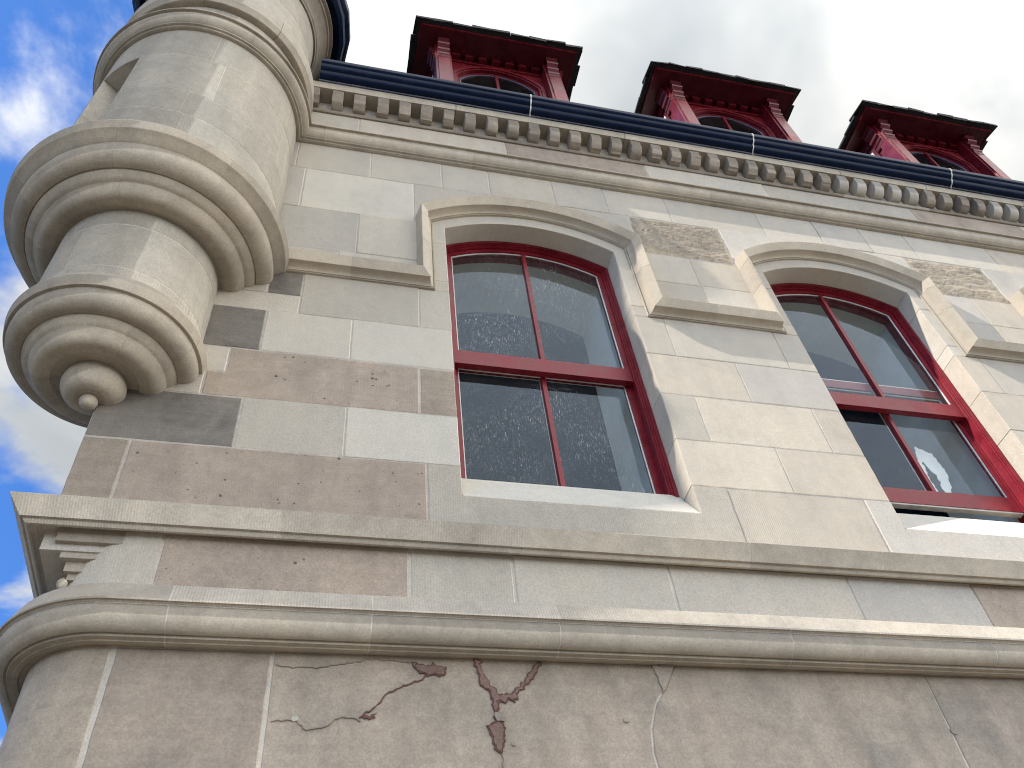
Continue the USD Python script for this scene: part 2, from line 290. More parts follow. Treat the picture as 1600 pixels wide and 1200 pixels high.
# ------------------------------------------------------------------ ground
g = put('/World', 'ground', bx(-300, 300, -300, 300, -0.5, -0.16), 'asphalt', lift=0); tag(g.GetPrim(), kind='structure', label='dark asphalt street around the stone building', category='ground')
g = put('/World', 'pavement', bx(-12, 60, -4.2, 0.4, -0.3, 0.0), 'paving', lift=0); tag(g.GetPrim(), kind='structure', label='pale concrete pavement along the front of the stone building', category='pavement')

# the tall house on the other side of the side street, left of the photograph, which keeps the sun off the turret
N = thing('neighbouring_house', 'tall plain stone house across the side street, left of the corner building', 'building')
NX, NY0, NY1, NH = -11.0, -3.45, 3.2, 19.0
hs = []
for k in range(5):
    for yy in (-2.2, 0.0, 2.0): hs.append((yy - 0.5, yy + 0.5, 1.0 + 3.6 * k, 3.1 + 3.6 * k))
wall_n = sbox(NY0, 0, NY1, NH).difference(unary_union([sbox(a, c, b, d) for a, b, c, d in hs]))
mm = slab(wall_n, 0.0, 0.4); v = mm.vertices.copy(); mm.vertices = np.c_[NX - v[:, 1], v[:, 0], v[:, 2]]; mm.invert()
put(N, 'wall', mm, 'lower', lift=0)
put(N, 'wall', bx(NX - 9.0, NX - 0.41, NY0, NY1, 0, NH), 'lower_grey', lift=0)
put(N, 'cornice', bx(NX - 9.0, NX + 0.25, NY0 - 0.02, NY1 + 0.2, NH + 0.005, NH + 0.4), 'mould', lift=0)
for a, b, c, d in hs:
    put(N, 'window', bx(NX - 0.39, NX - 0.33, a + 0.02, b - 0.02, c + 0.02, d - 0.02), 'navy', lift=0)
    put(N, 'sill', bx(NX + 0.003, NX + 0.10, a - 0.1, b + 0.1, c - 0.15, c - 0.005), 'mould', lift=0)

# ------------------------------------------------------------------ the building
B = thing('stone_building', 'pale sandstone corner building with round corbelled turret, red sash windows and red dormers', 'building')
CX = [1.283, 3.655, 6.027]
OZ, OR, HW = 4.268, 1.086, 0.602
def opening(cx, z0=2.746, off=0.0):
    r = OR + off; hw = HW + off; a = math.degrees(math.asin(min(1, hw / r)))
    return Polygon(np.vstack([[[cx - hw, z0 - off], [cx + hw, z0 - off]], arc(cx, OZ, r, 90 - a, 90 + a, 25)]))
def hood_region(cx, hw, r, z0=4.41, cz=4.30):
    a = math.degrees(math.asin(hw / r)); return Polygon(np.vstack([[[cx - hw, z0], [cx + hw, z0]], arc(cx, cz, r, 90 - a, 90 + a, 25)]))
OPEN = [opening(c) for c in CX]
MID = [hood_region(c, 0.735, 1.195) for c in CX]
ALLOPEN, ALLMID = unary_union(OPEN), unary_union(MID)

# mortar and rubble core behind the facing stones
XE = 7.3
front = sbox(-1.026, 2.30, XE, 6.95).difference(unary_union([opening(c, off=0.005) for c in CX]))
put(B, 'mortar_core', slab(front, 0.0045, 0.30), 'mortar')
put(B, 'window_lining', slab(sbox(-1.02, 2.30, XE, 6.95).difference(unary_union([opening(c, z0=2.95, off=-0.012) for c in CX])), 0.301, 0.77), 'plaster')
def rounded(r, x0=-0.979, y0=-0.02, x1=XE, y1=4.0):
    return Polygon(np.vstack([[[x1, y1], [x0, y1]], arc(x0 + r, y0 + r, r, 180, 270, 14), [[x1, y0]]]))
put(B, 'lower_core', plan(rounded(0.30, -0.975, -0.0150), -1.60, 2.40), 'mortar')
put(B, 'side_wall', bx(-1.026, -0.70, 0.302, 6.0, 2.41, 6.95), 'mould')
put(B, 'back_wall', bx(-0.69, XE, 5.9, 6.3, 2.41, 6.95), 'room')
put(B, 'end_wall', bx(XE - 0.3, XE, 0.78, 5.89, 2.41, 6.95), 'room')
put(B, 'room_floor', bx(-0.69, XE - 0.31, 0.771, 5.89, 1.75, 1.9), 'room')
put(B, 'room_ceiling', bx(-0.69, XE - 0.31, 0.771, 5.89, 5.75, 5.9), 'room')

# facing stones: course by course (x0, x1, z0, z1, look, joint width)
T, J = 0.004, 0.011
S = [
 # lowest course on the sill string
 (-1.030, -0.829, 2.47, 2.935, 'brown_streaked', J), (-0.829, 0.513, 2.47, 2.935, 'brown', J), (2.08, 2.881, 2.47, 2.937, 'cream_tooled', J), (4.45, 5.25, 2.47, 2.937, 'cream_tooled', J),
 (-1.030, -0.388, 2.935, 3.28, 'dark', J), (-0.388, 0.115, 2.935, 3.285, 'light', 0.007), (0.115, 0.685, 2.935, 3.285, 'bright', 0.007), (1.8, 2.477, 2.937, 3.28, 'cream', T), (2.477, 3.10, 2.937, 3.28, 'cream', 0.006), (4.20, 4.85, 2.937, 3.28, 'cream', T), (4.85, 5.50, 2.937, 3.28, 'light', T),
 (-1.030, -0.59, 3.28, 3.46, 'light', J), (-0.75, -0.50, 3.46, 3.66, 'light', J), ('L',), (0.485, 0.685, 3.285, 3.655, 'brown_streaked', J),
 (1.8, 2.093, 3.28, 3.66, 'light_tooled', T), (2.093, 2.852, 3.28, 3.66, 'cream', 0.008), (2.852, 3.10, 3.28, 3.66, 'cream', 0.006), (4.20, 4.45, 3.28, 3.66, 'cream', 0.006), (4.45, 5.22, 3.28, 3.66, 'brown', 0.006), (5.22, 5.50, 3.28, 3.66, 'cream', T),
 (-0.80, -0.357, 3.66, 4.015, 'dark', J), (-0.357, 0.111, 3.66, 4.018, 'light', 0.007), (0.111, 0.685, 3.66, 4.022, 'bright', 0.006), (1.8, 2.467, 3.66, 4.028, 'cream', T), (2.467, 3.10, 3.66, 4.03, 'blue', 0.006), (4.20, 4.83, 3.66, 4.03, 'cream', T), (4.83, 5.50, 3.66, 4.03, 'light', T),
 (-0.80, -0.19, 4.015, 4.182, 'light', 0.008), (-0.80, -0.379, 4.182, 4.43, 'light', 0.008), (-0.379, -0.19, 4.182, 4.43, 'dark', 0.009), (-0.19, 0.493, 4.018, 4.43, 'light', 0.007), (0.493, 0.73, 4.022, 4.41, 'light', T),
 (1.8, 2.081, 4.028, 4.41, 'light_tooled', T), (2.081, 2.855, 4.028, 4.43, 'light', T), (2.855, 3.10, 4.028, 4.41, 'light', T), (4.20, 4.45, 4.03, 4.41, 'cream', T), (4.45, 5.22, 4.03, 4.43, 'light', T), (5.22, 5.50, 4.03, 4.41, 'light', T),
 (-0.55, -0.008, 4.43, 4.70, 'light', 0.006), (-0.008, 0.62, 4.43, 4.72, 'light', 0.006), (-0.55, 0.10, 4.70, 5.185, 'blue', 0.006), (0.10, 0.62, 4.72, 5.195, 'light', 0.006),
 (1.95, 2.476, 4.43, 4.865, 'light', T), (2.476, 3.00, 4.43, 4.87, 'light', T), (1.95, 2.472, 4.865, 5.214, 'light', T), (2.472, 3.00, 4.87, 5.216, 'cream', 0.009),
 (4.30, 4.84, 4.43, 4.865, 'blue', T), (4.84, 5.40, 4.43, 4.87, 'cream', T), (4.30, 4.84, 4.865, 5.214, 'blue', 0.006), (4.84, 5.40, 4.87, 5.216, 'cream', T),
 (-0.55, -0.288, 5.185, 5.725, 'blue', J), (-0.288, 0.47, 5.19, 5.725, 'bright', 0.007), (0.47, 1.29, 5.195, 5.727, 'light', 0.006), (1.29, 2.106, 5.195, 5.73, 'light', T), (2.855, 3.66, 5.216, 5.745, 'blue', T), (3.66, 4.49, 5.216, 5.735, 'light', T), (5.235, 6.1, 5.216, 5.74, 'blue', T), (6.1, XE - .01, 4.43, 5.74, 'light', T)]
xs = [-0.60, -0.365, 0.158, 0.682, 1.043, 1.545, 1.96, 2.478, 3.277, 3.795, 4.233, 4.668, 5.488, 6.30, XE - .01]
for a, b, k in zip(xs[:-1], xs[1:], ['blue', 'light', 'light', 'light', 'cream', 'light', 'light', 'light', 'light', 'blue', 'light', 'light', 'cream', 'light']):
    S.append((a, b, 5.73, 6.12, k, random.choice([T, 0.006, 0.008])))
for s in S:
    if s[0] == 'L':
        poly, look, gap = Polygon([(-0.59, 3.28), (0.485, 3.285), (0.485, 3.655), (-0.50, 3.66), (-0.50, 3.46), (-0.59, 3.46)]), 'brown', J
    else:
        poly, look, gap = sbox(s[0], s[2], s[1], s[3]), s[4], s[5]
    poly = poly.difference(ALLOPEN).difference(ALLMID) if not (s[0] == 'L') else poly
    pp = polys(poly)
    if not pp: continue
    m = block(max(pp, key=lambda q: q.area), 0.0, 0.19, gap)
    if m is not None: put(B, 'stone', m, look)
# jamb and arch stones inside the hood moulds, sills
for i, c in enumerate(CX):
    for a, b in ((c - 0.80, c - 0.5), (c + 0.5, c + 0.80)):
        for z0, z1, look in ((4.41, 4.52, 'light'), (4.52, 4.96, 'light')):
            q = polys(sbox(a, z0, b, z1).intersection(MID[i]).difference(OPEN[i]))
            if q: put(B, 'stone', block(q[0], 0.0, 0.19, T), look)
    q = polys(sbox(c - 0.9, 4.96, c + 0.9, 6.2).intersection(MID[i]).difference(OPEN[i]))
    put(B, 'arch_stone', block(q[0], 0.0, 0.19, T), 'light')
    q = sbox(c - 0.77, 2.47, c + 0.797, 2.937).difference(OPEN[i])
    put(B, 'sill_stone', block(max(polys(q), key=lambda p: p.area), -0.001, 0.19, 0.007), 'light_tooled' if i == 0 else 'blue')
    w = Polygon([(0.003, 2.60), (0.003, 2.742), (0.0, 2.747), (0.166, 3.012), (0.236, 3.075), (0.30, 3.078), (0.30, 2.60)])   # (y, z)
    m = trimesh.creation.extrude_polygon(w, 2 * HW - 0.003, engine='earcut'); v = m.vertices
    m.vertices = np.c_[c - HW + 0.0015 + v[:, 2], v[:, 0], v[:, 1]]; m.invert()
    put(B, 'window_sill', m, 'bright')

# two rock-faced stones: a displaced grid with bevelled rim
def rock_face(c4, look):
    c4 = np.array(c4); nu, nv = 84, 48
    u, w = np.meshgrid(np.linspace(0, 1, nu), np.linspace(0, 1, nv), indexing='ij')
    p = ((1 - u) * (1 - w))[..., None] * c4[0] + (u * (1 - w))[..., None] * c4[1] + (u * w)[..., None] * c4[2] + ((1 - u) * w)[..., None] * c4[3]
    x, z = p[..., 0], p[..., 1]
    edge = np.minimum(np.minimum(u, 1 - u) * 0.75, np.minimum(w, 1 - w) * 0.5)
    rim = np.clip(edge / 0.03, 0, 1)
    q = np.stack([x * 1.0, z * 0 + 3.1, z * 2.2], -1)
    h = 0.030 * meshkit.fbm(q * 7.0, 5, 3) + 0.030 * np.abs(meshkit.fbm(q * 16.0, 4, 5) - 0.5) + 0.012 * meshkit.fbm(q * 45.0, 3, 8) - 0.014
    y = 0.006 - rim * np.clip(h, -0.004, 0.05)
    x2 = x + (rng.normal(0, 0.002, x.shape)); z2 = z + rng.normal(0, 0.002, z.shape)
    v = np.stack([x2, y, z2], -1).reshape(-1, 3); vb = v.copy(); vb[:, 1] = 0.15
    i, j = np.meshgrid(np.arange(nu - 1), np.arange(nv - 1), indexing='ij')
    f = np.stack([i * nv + j, (i + 1) * nv + j, (i + 1) * nv + j + 1, i * nv + j + 1], -1).reshape(-1, 4)
    return trimesh.Trimesh(v, tri(f), process=False)
put(B, 'stone', rock_face([(2.101, 5.222), (2.848, 5.224), (2.857, 5.74), (2.112, 5.724)], 'rock'), 'rock', smooth=40, label='rough rock-faced brown stone to the right of the first window arch')
put(B, 'stone', rock_face([(4.488, 5.222), (5.228, 5.224), (5.228, 5.735), (4.498, 5.724)], 'rock'), 'rock', smooth=40, label='rough rock-faced brown stone to the right of the second window arch')

# hood mould: one string that steps up over each window
HP = [(0.0, 0.004), (0.0, 0.014), (0.006, 0.014), (0.006, 0.006), (0.012, 0.006), (0.012, 0.016), (0.020, 0.019), (0.027, 0.026), (0.032, 0.037), (0.035, 0.050), (0.0365, 0.066), (0.0365, 0.072), (0.041, 0.076), (0.085, 0.110), (0.089, 0.109), (0.113, -0.02), (0.0, -0.02)]
path = [[-0.36, 4.41]]
for c in CX:
    a = math.degrees(math.asin(0.692 / 1.152))
    path += [[c - 0.692, 4.41]] + [list(p) for p in arc(c, 4.30, 1.152, 90 + a, 90 - a, 27)] + [[c + 0.692, 4.41]]
path += [[XE - .01, 4.41]]
path = np.array(path)
sl = np.r_[0, np.cumsum(np.linalg.norm(np.diff(path, axis=0), axis=1))]
def s_at(x, z): return sl[np.argmin(((path - [x, z]) ** 2).sum(1))]
cuts = [0.073 + 0.36]
for c in CX[:2]:
    l0, l1 = s_at(c - 0.692, 4.41), s_at(c + 0.692, 4.41)
    cuts += [l0 + 0.42, l0 + 0.74, (l0 + l1) / 2, l1 - 0.74, l1 - 0.47, l1 + (2.449 - 1.975)]
cuts += [s_at(CX[2] - 0.692, 4.41) + 0.42]
for seg in cut_path(path, cuts, 0.0035):
    put(B, 'hood_mould_stone', run_face(seg, HP), 'mould_arch', smooth=20)
put(B, 'hood_mortar', run_face(path, core(HP)), 'mortar')

# sill string course (ledge)
LP = [(-0.03, 2.492), (0.0, 2.488), (0.131, 2.467), (0.133, 2.463), (0.084, 2.391), (0.072, 2.391), (0.070, 2.381), (0.060, 2.374), (0.050, 2.373), (0.046, 2.386), (0.034, 2.388), (0.026, 2.394), (0.015, 2.398), (-0.03, 2.398)]
lp = np.array([[-1.03, 4.0], [-1.03, 0.0], [XE - .01, 0.0]])
for k, seg in enumerate(cut_path(lp, [2.0, 4.0 + 0.906, 4.0 + 1.948, 4.0 + 3.037, 4.0 + 3.74, 4 + 4.9, 4 + 5.9, 4 + 7.1], 0.005)):
    put(B, 'ledge_stone', run_plan(seg, LP), ['mould', 'mould_tooled', 'mould_tooled', 'mould', 'mould', 'mould'][k % 6], smooth=28)
put(B, 'ledge_mortar', run_plan(lp, core(LP)), 'mortar')

# frieze between the two strings, with rounded corner stone
fx = [-0.578, 0.424, 0.876, 1.610, 2.529, 3.222, 4.2, 5.3, 6.4, XE - .01]
def corner_block(r, x_end, z0, z1, thick=0.16, x0=-0.979, y0=-0.02, back=0.5):
    p = np.vstack([[[x0, back]], arc(x0 + r, y0 + r, r, 180, 270, 12), [[x_end, y0]]])
    b = 0.004
    return run_plan(p, [(0.0, z0 + b), (0.0, z1 - b), (-b, z1), (-thick, z1), (-thick, z0), (-b, z0)])
put(B, 'corner_stone', corner_block(0.30, -0.584, 2.105, 2.398), 'light_tooled', smooth=25)
for a, b, k in zip(fx[:-1], fx[1:], ['brown', 'light_tooled', 'light', 'light', 'blue', 'brown', 'light', 'blue', 'light']):
    put(B, 'stone', block(sbox(a, 2.10, b, 2.398), -0.02, 0.1, 0.012), k)
# stepped squinch that brings the round corner out to the square ledge
for d, z0, z1 in ((0.072, 2.196, 2.226), (0.056, 2.226, 2.272), (0.032, 2.272, 2.332), (0.004, 2.332, 2.397)):
    p = Polygon([(-0.979 + d, -0.02 + d), (-0.60, -0.02 + d), (-0.60, 0.4), (-0.979 + d, 0.4)])
    put(B, 'squinch_step', plan(p, z0, z1), 'mould')
kb = trimesh.creation.icosphere(2, 0.020); kb.apply_scale([1, 1, 1.2]); kb.apply_translation([-0.915, 0.052, 2.175])
put(B, 'squinch_knob', kb, 'mould', smooth=True)

# lower cornice
CP = [(-0.03, 2.118), (0.0, 2.112), (0.108, 2.066), (0.113, 2.061), (0.150, 1.977), (0.148, 1.970), (0.130, 1.966), (0.128, 1.960)] + bulge((0.078, 1.876), (0.132, 1.957), 0.024, 12)[::-1] + [(0.070, 1.882), (0.066, 1.868), (0.046, 1.867), (0.044, 1.862), (0.026, 1.862), (0.022, 1.869), (0.0, 1.872), (-0.03, 1.872)]
cp = np.vstack([[[-0.979, 4.0]], arc(-0.679, 0.28, 0.30, 180, 270, 15), [[XE - .01, -0.02]]])
s0 = 3.72 + 0.30 * math.pi / 2
CPF = CP[:6] + [(0.120, 1.968), (0.05, 1.972), (-0.03, 1.974)]
CPR = [(-0.03, 1.9735), (0.05, 1.9715), (0.120, 1.9675), (0.128, 1.964)] + CP[7:]
for k, seg in enumerate(cut_path(cp, [3.55, s0 + 0.205, s0 + 0.939, s0 + 1.683, s0 + 2.701, s0 + 3.697, s0 + 4.8, s0 + 6.0], 0.005)):
    put(B, 'cornice_fillet', run_plan(seg, CPF), 'mould' if k < 2 else 'mould_tooled', smooth=28)
    put(B, 'cornice_roll', run_plan(seg, CPR), 'mould', smooth=28)
put(B, 'cornice_mortar', run_plan(cp, core(CP)), 'mortar')

# lower wall
lx = [-0.655, -0.0875, 1.43, 2.695, 4.1, 5.6, XE - .01]
put(B, 'corner_stone', corner_block(0.30, -0.662, 1.20, 1.875), 'lower_pink', smooth=25)
joint = [(1.37, 1.20), (1.345, 1.50), (1.36, 1.60), (1.40, 1.70), (1.47, 1.79), (1.52, 1.875)]
put(B, 'stone', block(Polygon([(-0.655, 1.20), (-0.0875, 1.20), (-0.0875, 1.875), (-0.645, 1.875)]), -0.02, 0.1, 0.018), 'lower_grey')
put(B, 'stone', block(Polygon([(-0.0875, 1.20)] + joint + [(-0.0875, 1.875)]), -0.02, 0.1, 0.006), 'lower')
put(B, 'stone', block(Polygon([(2.69, 1.20), (2.70, 1.875)] + joint[::-1]), -0.02, 0.1, 0.004), 'lower')
for a, b, k in zip(lx[3:-1], lx[4:], ['lower_grey', 'lower', 'lower_grey']):
    put(B, 'stone', block(sbox(a, 1.20, b, 1.875), -0.02, 0.1, 0.012), k)
for x0, x1 in ((-0.66, 0.6), (0.6, 2.0), (2.0, 3.6), (3.6, 5.2), (5.2, XE - .01)):
    put(B, 'stone', block(sbox(x0, 0.6, x1, 1.20), -0.02, 0.1, 0.012), random.choice(['lower', 'lower_grey']))

# cracks, red spalls and patches on the lower stones
def ragged(pts, amp, seed, step=0.012):
    r = np.random.default_rng(seed); out = []; P = np.array(pts)
    for i in range(len(P)):
        a, b = P[i], P[(i + 1) % len(P)]; n = max(1, int(np.linalg.norm(b - a) / step)); d = b - a; nn = np.array([-d[1], d[0]]) / max(np.linalg.norm(d), 1e-6)
        for k in range(n): out.append(a + d * k / n + nn * r.normal(0, amp))
    q = Polygon(out).buffer(0)
    return max(polys(q), key=lambda p: p.area)
def spall(pts, amp, seed, label=None):
    o = ragged(pts, amp, seed, 0.009); dy = 0.00025 * (seed % 7)
    mark('spalled_patch', o, 'rust_edge', -0.0232 - dy, label)
    q = polys(o.buffer(-0.005))
    if q: mark('spalled_patch', ragged(list(max(q, key=lambda p: p.area).exterior.coords)[:-1:2], 0.002, seed + 90, 0.012), 'rust', -0.0253 - dy)
def mark(name, poly, mat, y=-0.0235, label=None): put(B, name, slab(poly, y, y + 0.02), mat, label=label)
Y1 = [(0.668, 1.869), (0.687, 1.8), (0.687, 1.764), (0.727, 1.728), (0.739, 1.686), (0.761, 1.682), (0.8, 1.704), (0.826, 1.686), (0.849, 1.737), (0.912, 1.799), (0.955, 1.869), (0.928, 1.861), (0.858, 1.77), (0.802, 1.722), (0.764, 1.721), (0.737, 1.755), (0.702, 1.828), (0.699, 1.864)]
Y2 = [(0.739, 1.55), (0.704, 1.579), (0.731, 1.609), (0.741, 1.60), (0.774, 1.605), (0.775, 1.555), (0.757, 1.487), (0.727, 1.506), (0.721, 1.55)]
spall(Y1, 0.0045, 1, 'dark red forked spall under the cornice')
spall([(0.731, 1.609), (0.704, 1.579), (0.721, 1.55), (0.727, 1.506), (0.757, 1.487), (0.775, 1.555), (0.774, 1.605)], 0.0045, 2)
spall([(0.43, 1.842), (0.565, 1.832), (0.556, 1.792), (0.49, 1.793), (0.452, 1.803)], 0.0045, 3)
spall([(0.236, 1.611), (0.30, 1.635), (0.296, 1.616)], 0.0045, 4)
mark('mortar_repair', ragged([(0.741, 1.648), (0.775, 1.648), (0.774, 1.61), (0.745, 1.61)], 0.003, 5), 'lower_grey', -0.0275)
mark('mortar_repair', ragged([(1.42, 1.868), (1.515, 1.868), (1.44, 1.745)], 0.002, 6), 'lower_grey', -0.0275)
def crack(pts, w, seed):
    r = np.random.default_rng(seed); P = np.array(pts); s = np.r_[0, np.cumsum(np.linalg.norm(np.diff(P, axis=0), axis=1))]
    t = np.linspace(0, s[-1], max(4, int(s[-1] / 0.014))); q = np.c_[np.interp(t, s, P[:, 0]), np.interp(t, s, P[:, 1])] + r.normal(0, 0.0035, (len(t), 2))
    return unary_union([LineString(q[i:i + 2]).buffer(w * r.uniform(0.35, 1.0), cap_style=1, quad_segs=1) for i in range(len(q) - 1)])
mark('crack', crack([(-0.075, 1.812), (0.062, 1.809), (0.179, 1.83), (0.262, 1.852), (0.348, 1.85), (0.45, 1.843)], 0.0018, 11), 'crack', -0.0227)
mark('crack', crack([(0.49, 1.793), (0.421, 1.75), (0.337, 1.714), (0.28, 1.644), (0.236, 1.615)], 0.0034, 12), 'rust_edge', -0.0226)
mark('crack', crack([(0.236, 1.611), (0.167, 1.614), (0.103, 1.572), (0.059, 1.559), (0.016, 1.601), (-0.07, 1.595)], 0.0018, 13), 'crack', -0.0228)
spall([(0.728, 1.70), (0.764, 1.70), (0.752, 1.64), (0.768, 1.60), (0.735, 1.60), (0.742, 1.645)], 0.0045, 14)
mark('crack', crack([(0.757, 1.49), (0.76, 1.25)], 0.002, 15), 'crack', -0.0226)
for x, z, r in ((0.013, 1.606, 0.012), (0.801, 1.526, 0.009), (1.26, 1.63, 0.012), (2.709, 1.612, 0.016)):
    mark('mortar_plug', ragged([tuple(p) for p in arc(x, z, r, 0, 330, 9)], 0.0012, int(x * 100) + 50), 'mortar' if x < 0.1 else 'lower_grey', -0.0232)

# upper string course, frieze and dentil course
SP = [(-0.03, 6.285), (0.0, 6.283), (0.076, 6.270), (0.081, 6.266), (0.104, 6.233), (0.101, 6.226), (0.083, 6.224), (0.079, 6.213), (0.085, 6.204), (0.088, 6.190), (0.084, 6.175), (0.076, 6.160), (0.065, 6.147), (0.053, 6.138), (0.044, 6.134), (0.042, 6.124), (0.027, 6.122), (0.025, 6.110), (0.006, 6.105), (-0.03, 6.103)]
sp = np.array([[-0.42, 0.0], [XE - .01, 0.0]])
for seg in cut_path(sp, [x + 0.42 for x in (-0.187, 0.914, 1.768, 2.883, 4.033, 5.024, 5.45, 6.4)], 0.004):
    put(B, 'string_stone', run_plan(seg, SP), 'mould', smooth=28)
put(B, 'string_mortar', run_plan(sp, core(SP)), 'mortar')
ux = [-0.50, 0.05, 1.231, 2.441, 3.55, 5.016, 6.2, XE - .01]
for a, b, k in zip(ux[:-1], ux[1:], ['light', 'cream', 'brown', 'light', 'light', 'brown', 'light']):
    put(B, 'stone', block(sbox(a, 6.24, b, 6.675), 0.0, 0.10, 0.007), k)
BP = [(-0.03, 6.712), (0.0, 6.712), (0.020, 6.704), (0.022, 6.698), (0.022, 6.680), (0.012, 6.672), (-0.03, 6.672)]
CPP = [(-0.03, 6.945), (0.128, 6.945), (0.140, 6.932), (0.138, 6.905), (0.128, 6.888), (0.122, 6.870), (-0.03, 6.866)]
dp = np.array([[-0.40, 0.0], [XE - .01, 0.0]])
for seg in cut_path(dp, [x + 0.40 for x in (0.81, 2.28, 4.345, 5.24, 6.3)], 0.005):
    put(B, 'dentil_base_stone', run_plan(seg, BP), 'dentil' if seg[0][0] < 4.3 or seg[0][0] > 5.2 else 'dentil_new', smooth=25)
    put(B, 'dentil_cap_stone', run_plan(seg, CPP), 'mould', smooth=25)
put(B, 'stone', block(sbox(-0.45, 6.70, XE - .01, 6.87), 0.004, 0.1, 0.0), 'mould')
def dentil(x, w, new):
    c = [(0.0, 6.868), (-0.116, 6.868)] + [(-0.116 + 0.094 * (1 - math.cos(t)) , 6.808 - 0.100 * math.sin(t)) for t in np.linspace(0, math.pi / 2, 9)] + [(0.0, 6.707)]
    c = np.array(c) + (0 if new else rng.normal(0, 0.0022, (len(c), 2)))
    b = 0.004; k = len(c); cen = c.mean(0)
    rings = [(x - w / 2, 0.94), (x - w / 2 + b, 1.0), (x + w / 2 - b, 1.0), (x + w / 2, 0.94)]
    v = np.concatenate([np.c_[np.full(k, xx), cen[0] + (c[:, 0] - cen[0]) * s, cen[1] + (c[:, 1] - cen[1]) * s] for xx, s in rings])
    if not new: v += rng.normal(0, 0.0015, v.shape)
    return trimesh.Trimesh(v, np.vstack([caps(4, k), endcaps(c, 4, k)]), process=False)
for i in range(42):
    new = 26 <= i <= 30 or 35 <= i <= 37
    put(B, 'dentil', dentil(-0.322 + 0.1795 * i + (0 if new else random.uniform(-.005, .005)), 0.094 if new else random.uniform(0.084, 0.094), new), 'dentil_new' if new else 'dentil', smooth=25)

# gutter
GP = [(0.128, 6.950), (0.142, 6.946), (0.148, 6.956), (0.150, 6.966), (0.168, 6.970), (0.186, 6.980), (0.198, 6.996), (0.204, 7.014), (0.212, 7.018), (0.226, 7.026), (0.238, 7.042), (0.243, 7.060), (0.250, 7.064), (0.259, 7.074), (0.262, 7.088), (0.262, 7.114), (0.257, 7.120), (0.246, 7.120), (0.240, 7.105), (0.205, 7.03), (0.150, 6.985), (0.02, 6.985), (0.02, 6.950)]
gp = np.array([[-0.30, 0.0], [XE - .01, 0.0]])
for seg in cut_path(gp, [1.74, 3.79, 5.83], 0.006):
    put(B, 'gutter_length', run_plan(seg, GP), 'navy', smooth=28)
for x in (1.44, 3.49, 5.53):
    g2 = [(a + (0.003 if a > 0.1 else 0), z + (0.003 if z > 7.08 else -0.002)) for a, z in GP]
    put(B, 'gutter_joint', run_plan(np.array([[x - 0.005, 0.0], [x + 0.006, 0.0]]), g2), 'sealant', smooth=28)
fl = []
xx = np.linspace(-0.30, XE - .02, 60)
for a, b in zip(xx[:-1], xx[1:]):
    fl.append(bx(a, b - 0.002, -0.150 - 0.002 * random.random(), -0.02, 6.9465 + 0.0015 * random.random(), 6.9515))
put(B, 'lead_flashing', join(fl), 'lead')
# roof slope behind the gutter
put(B, 'roof', trimesh.convex.convex_hull(np.array([[x, y, z] for x in (-0.75, XE) for y, z in ((-0.02, 6.99), (-0.02, 7.03), (1.6, 9.3), (6.3, 9.3), (6.3, 6.99))])), 'slate')

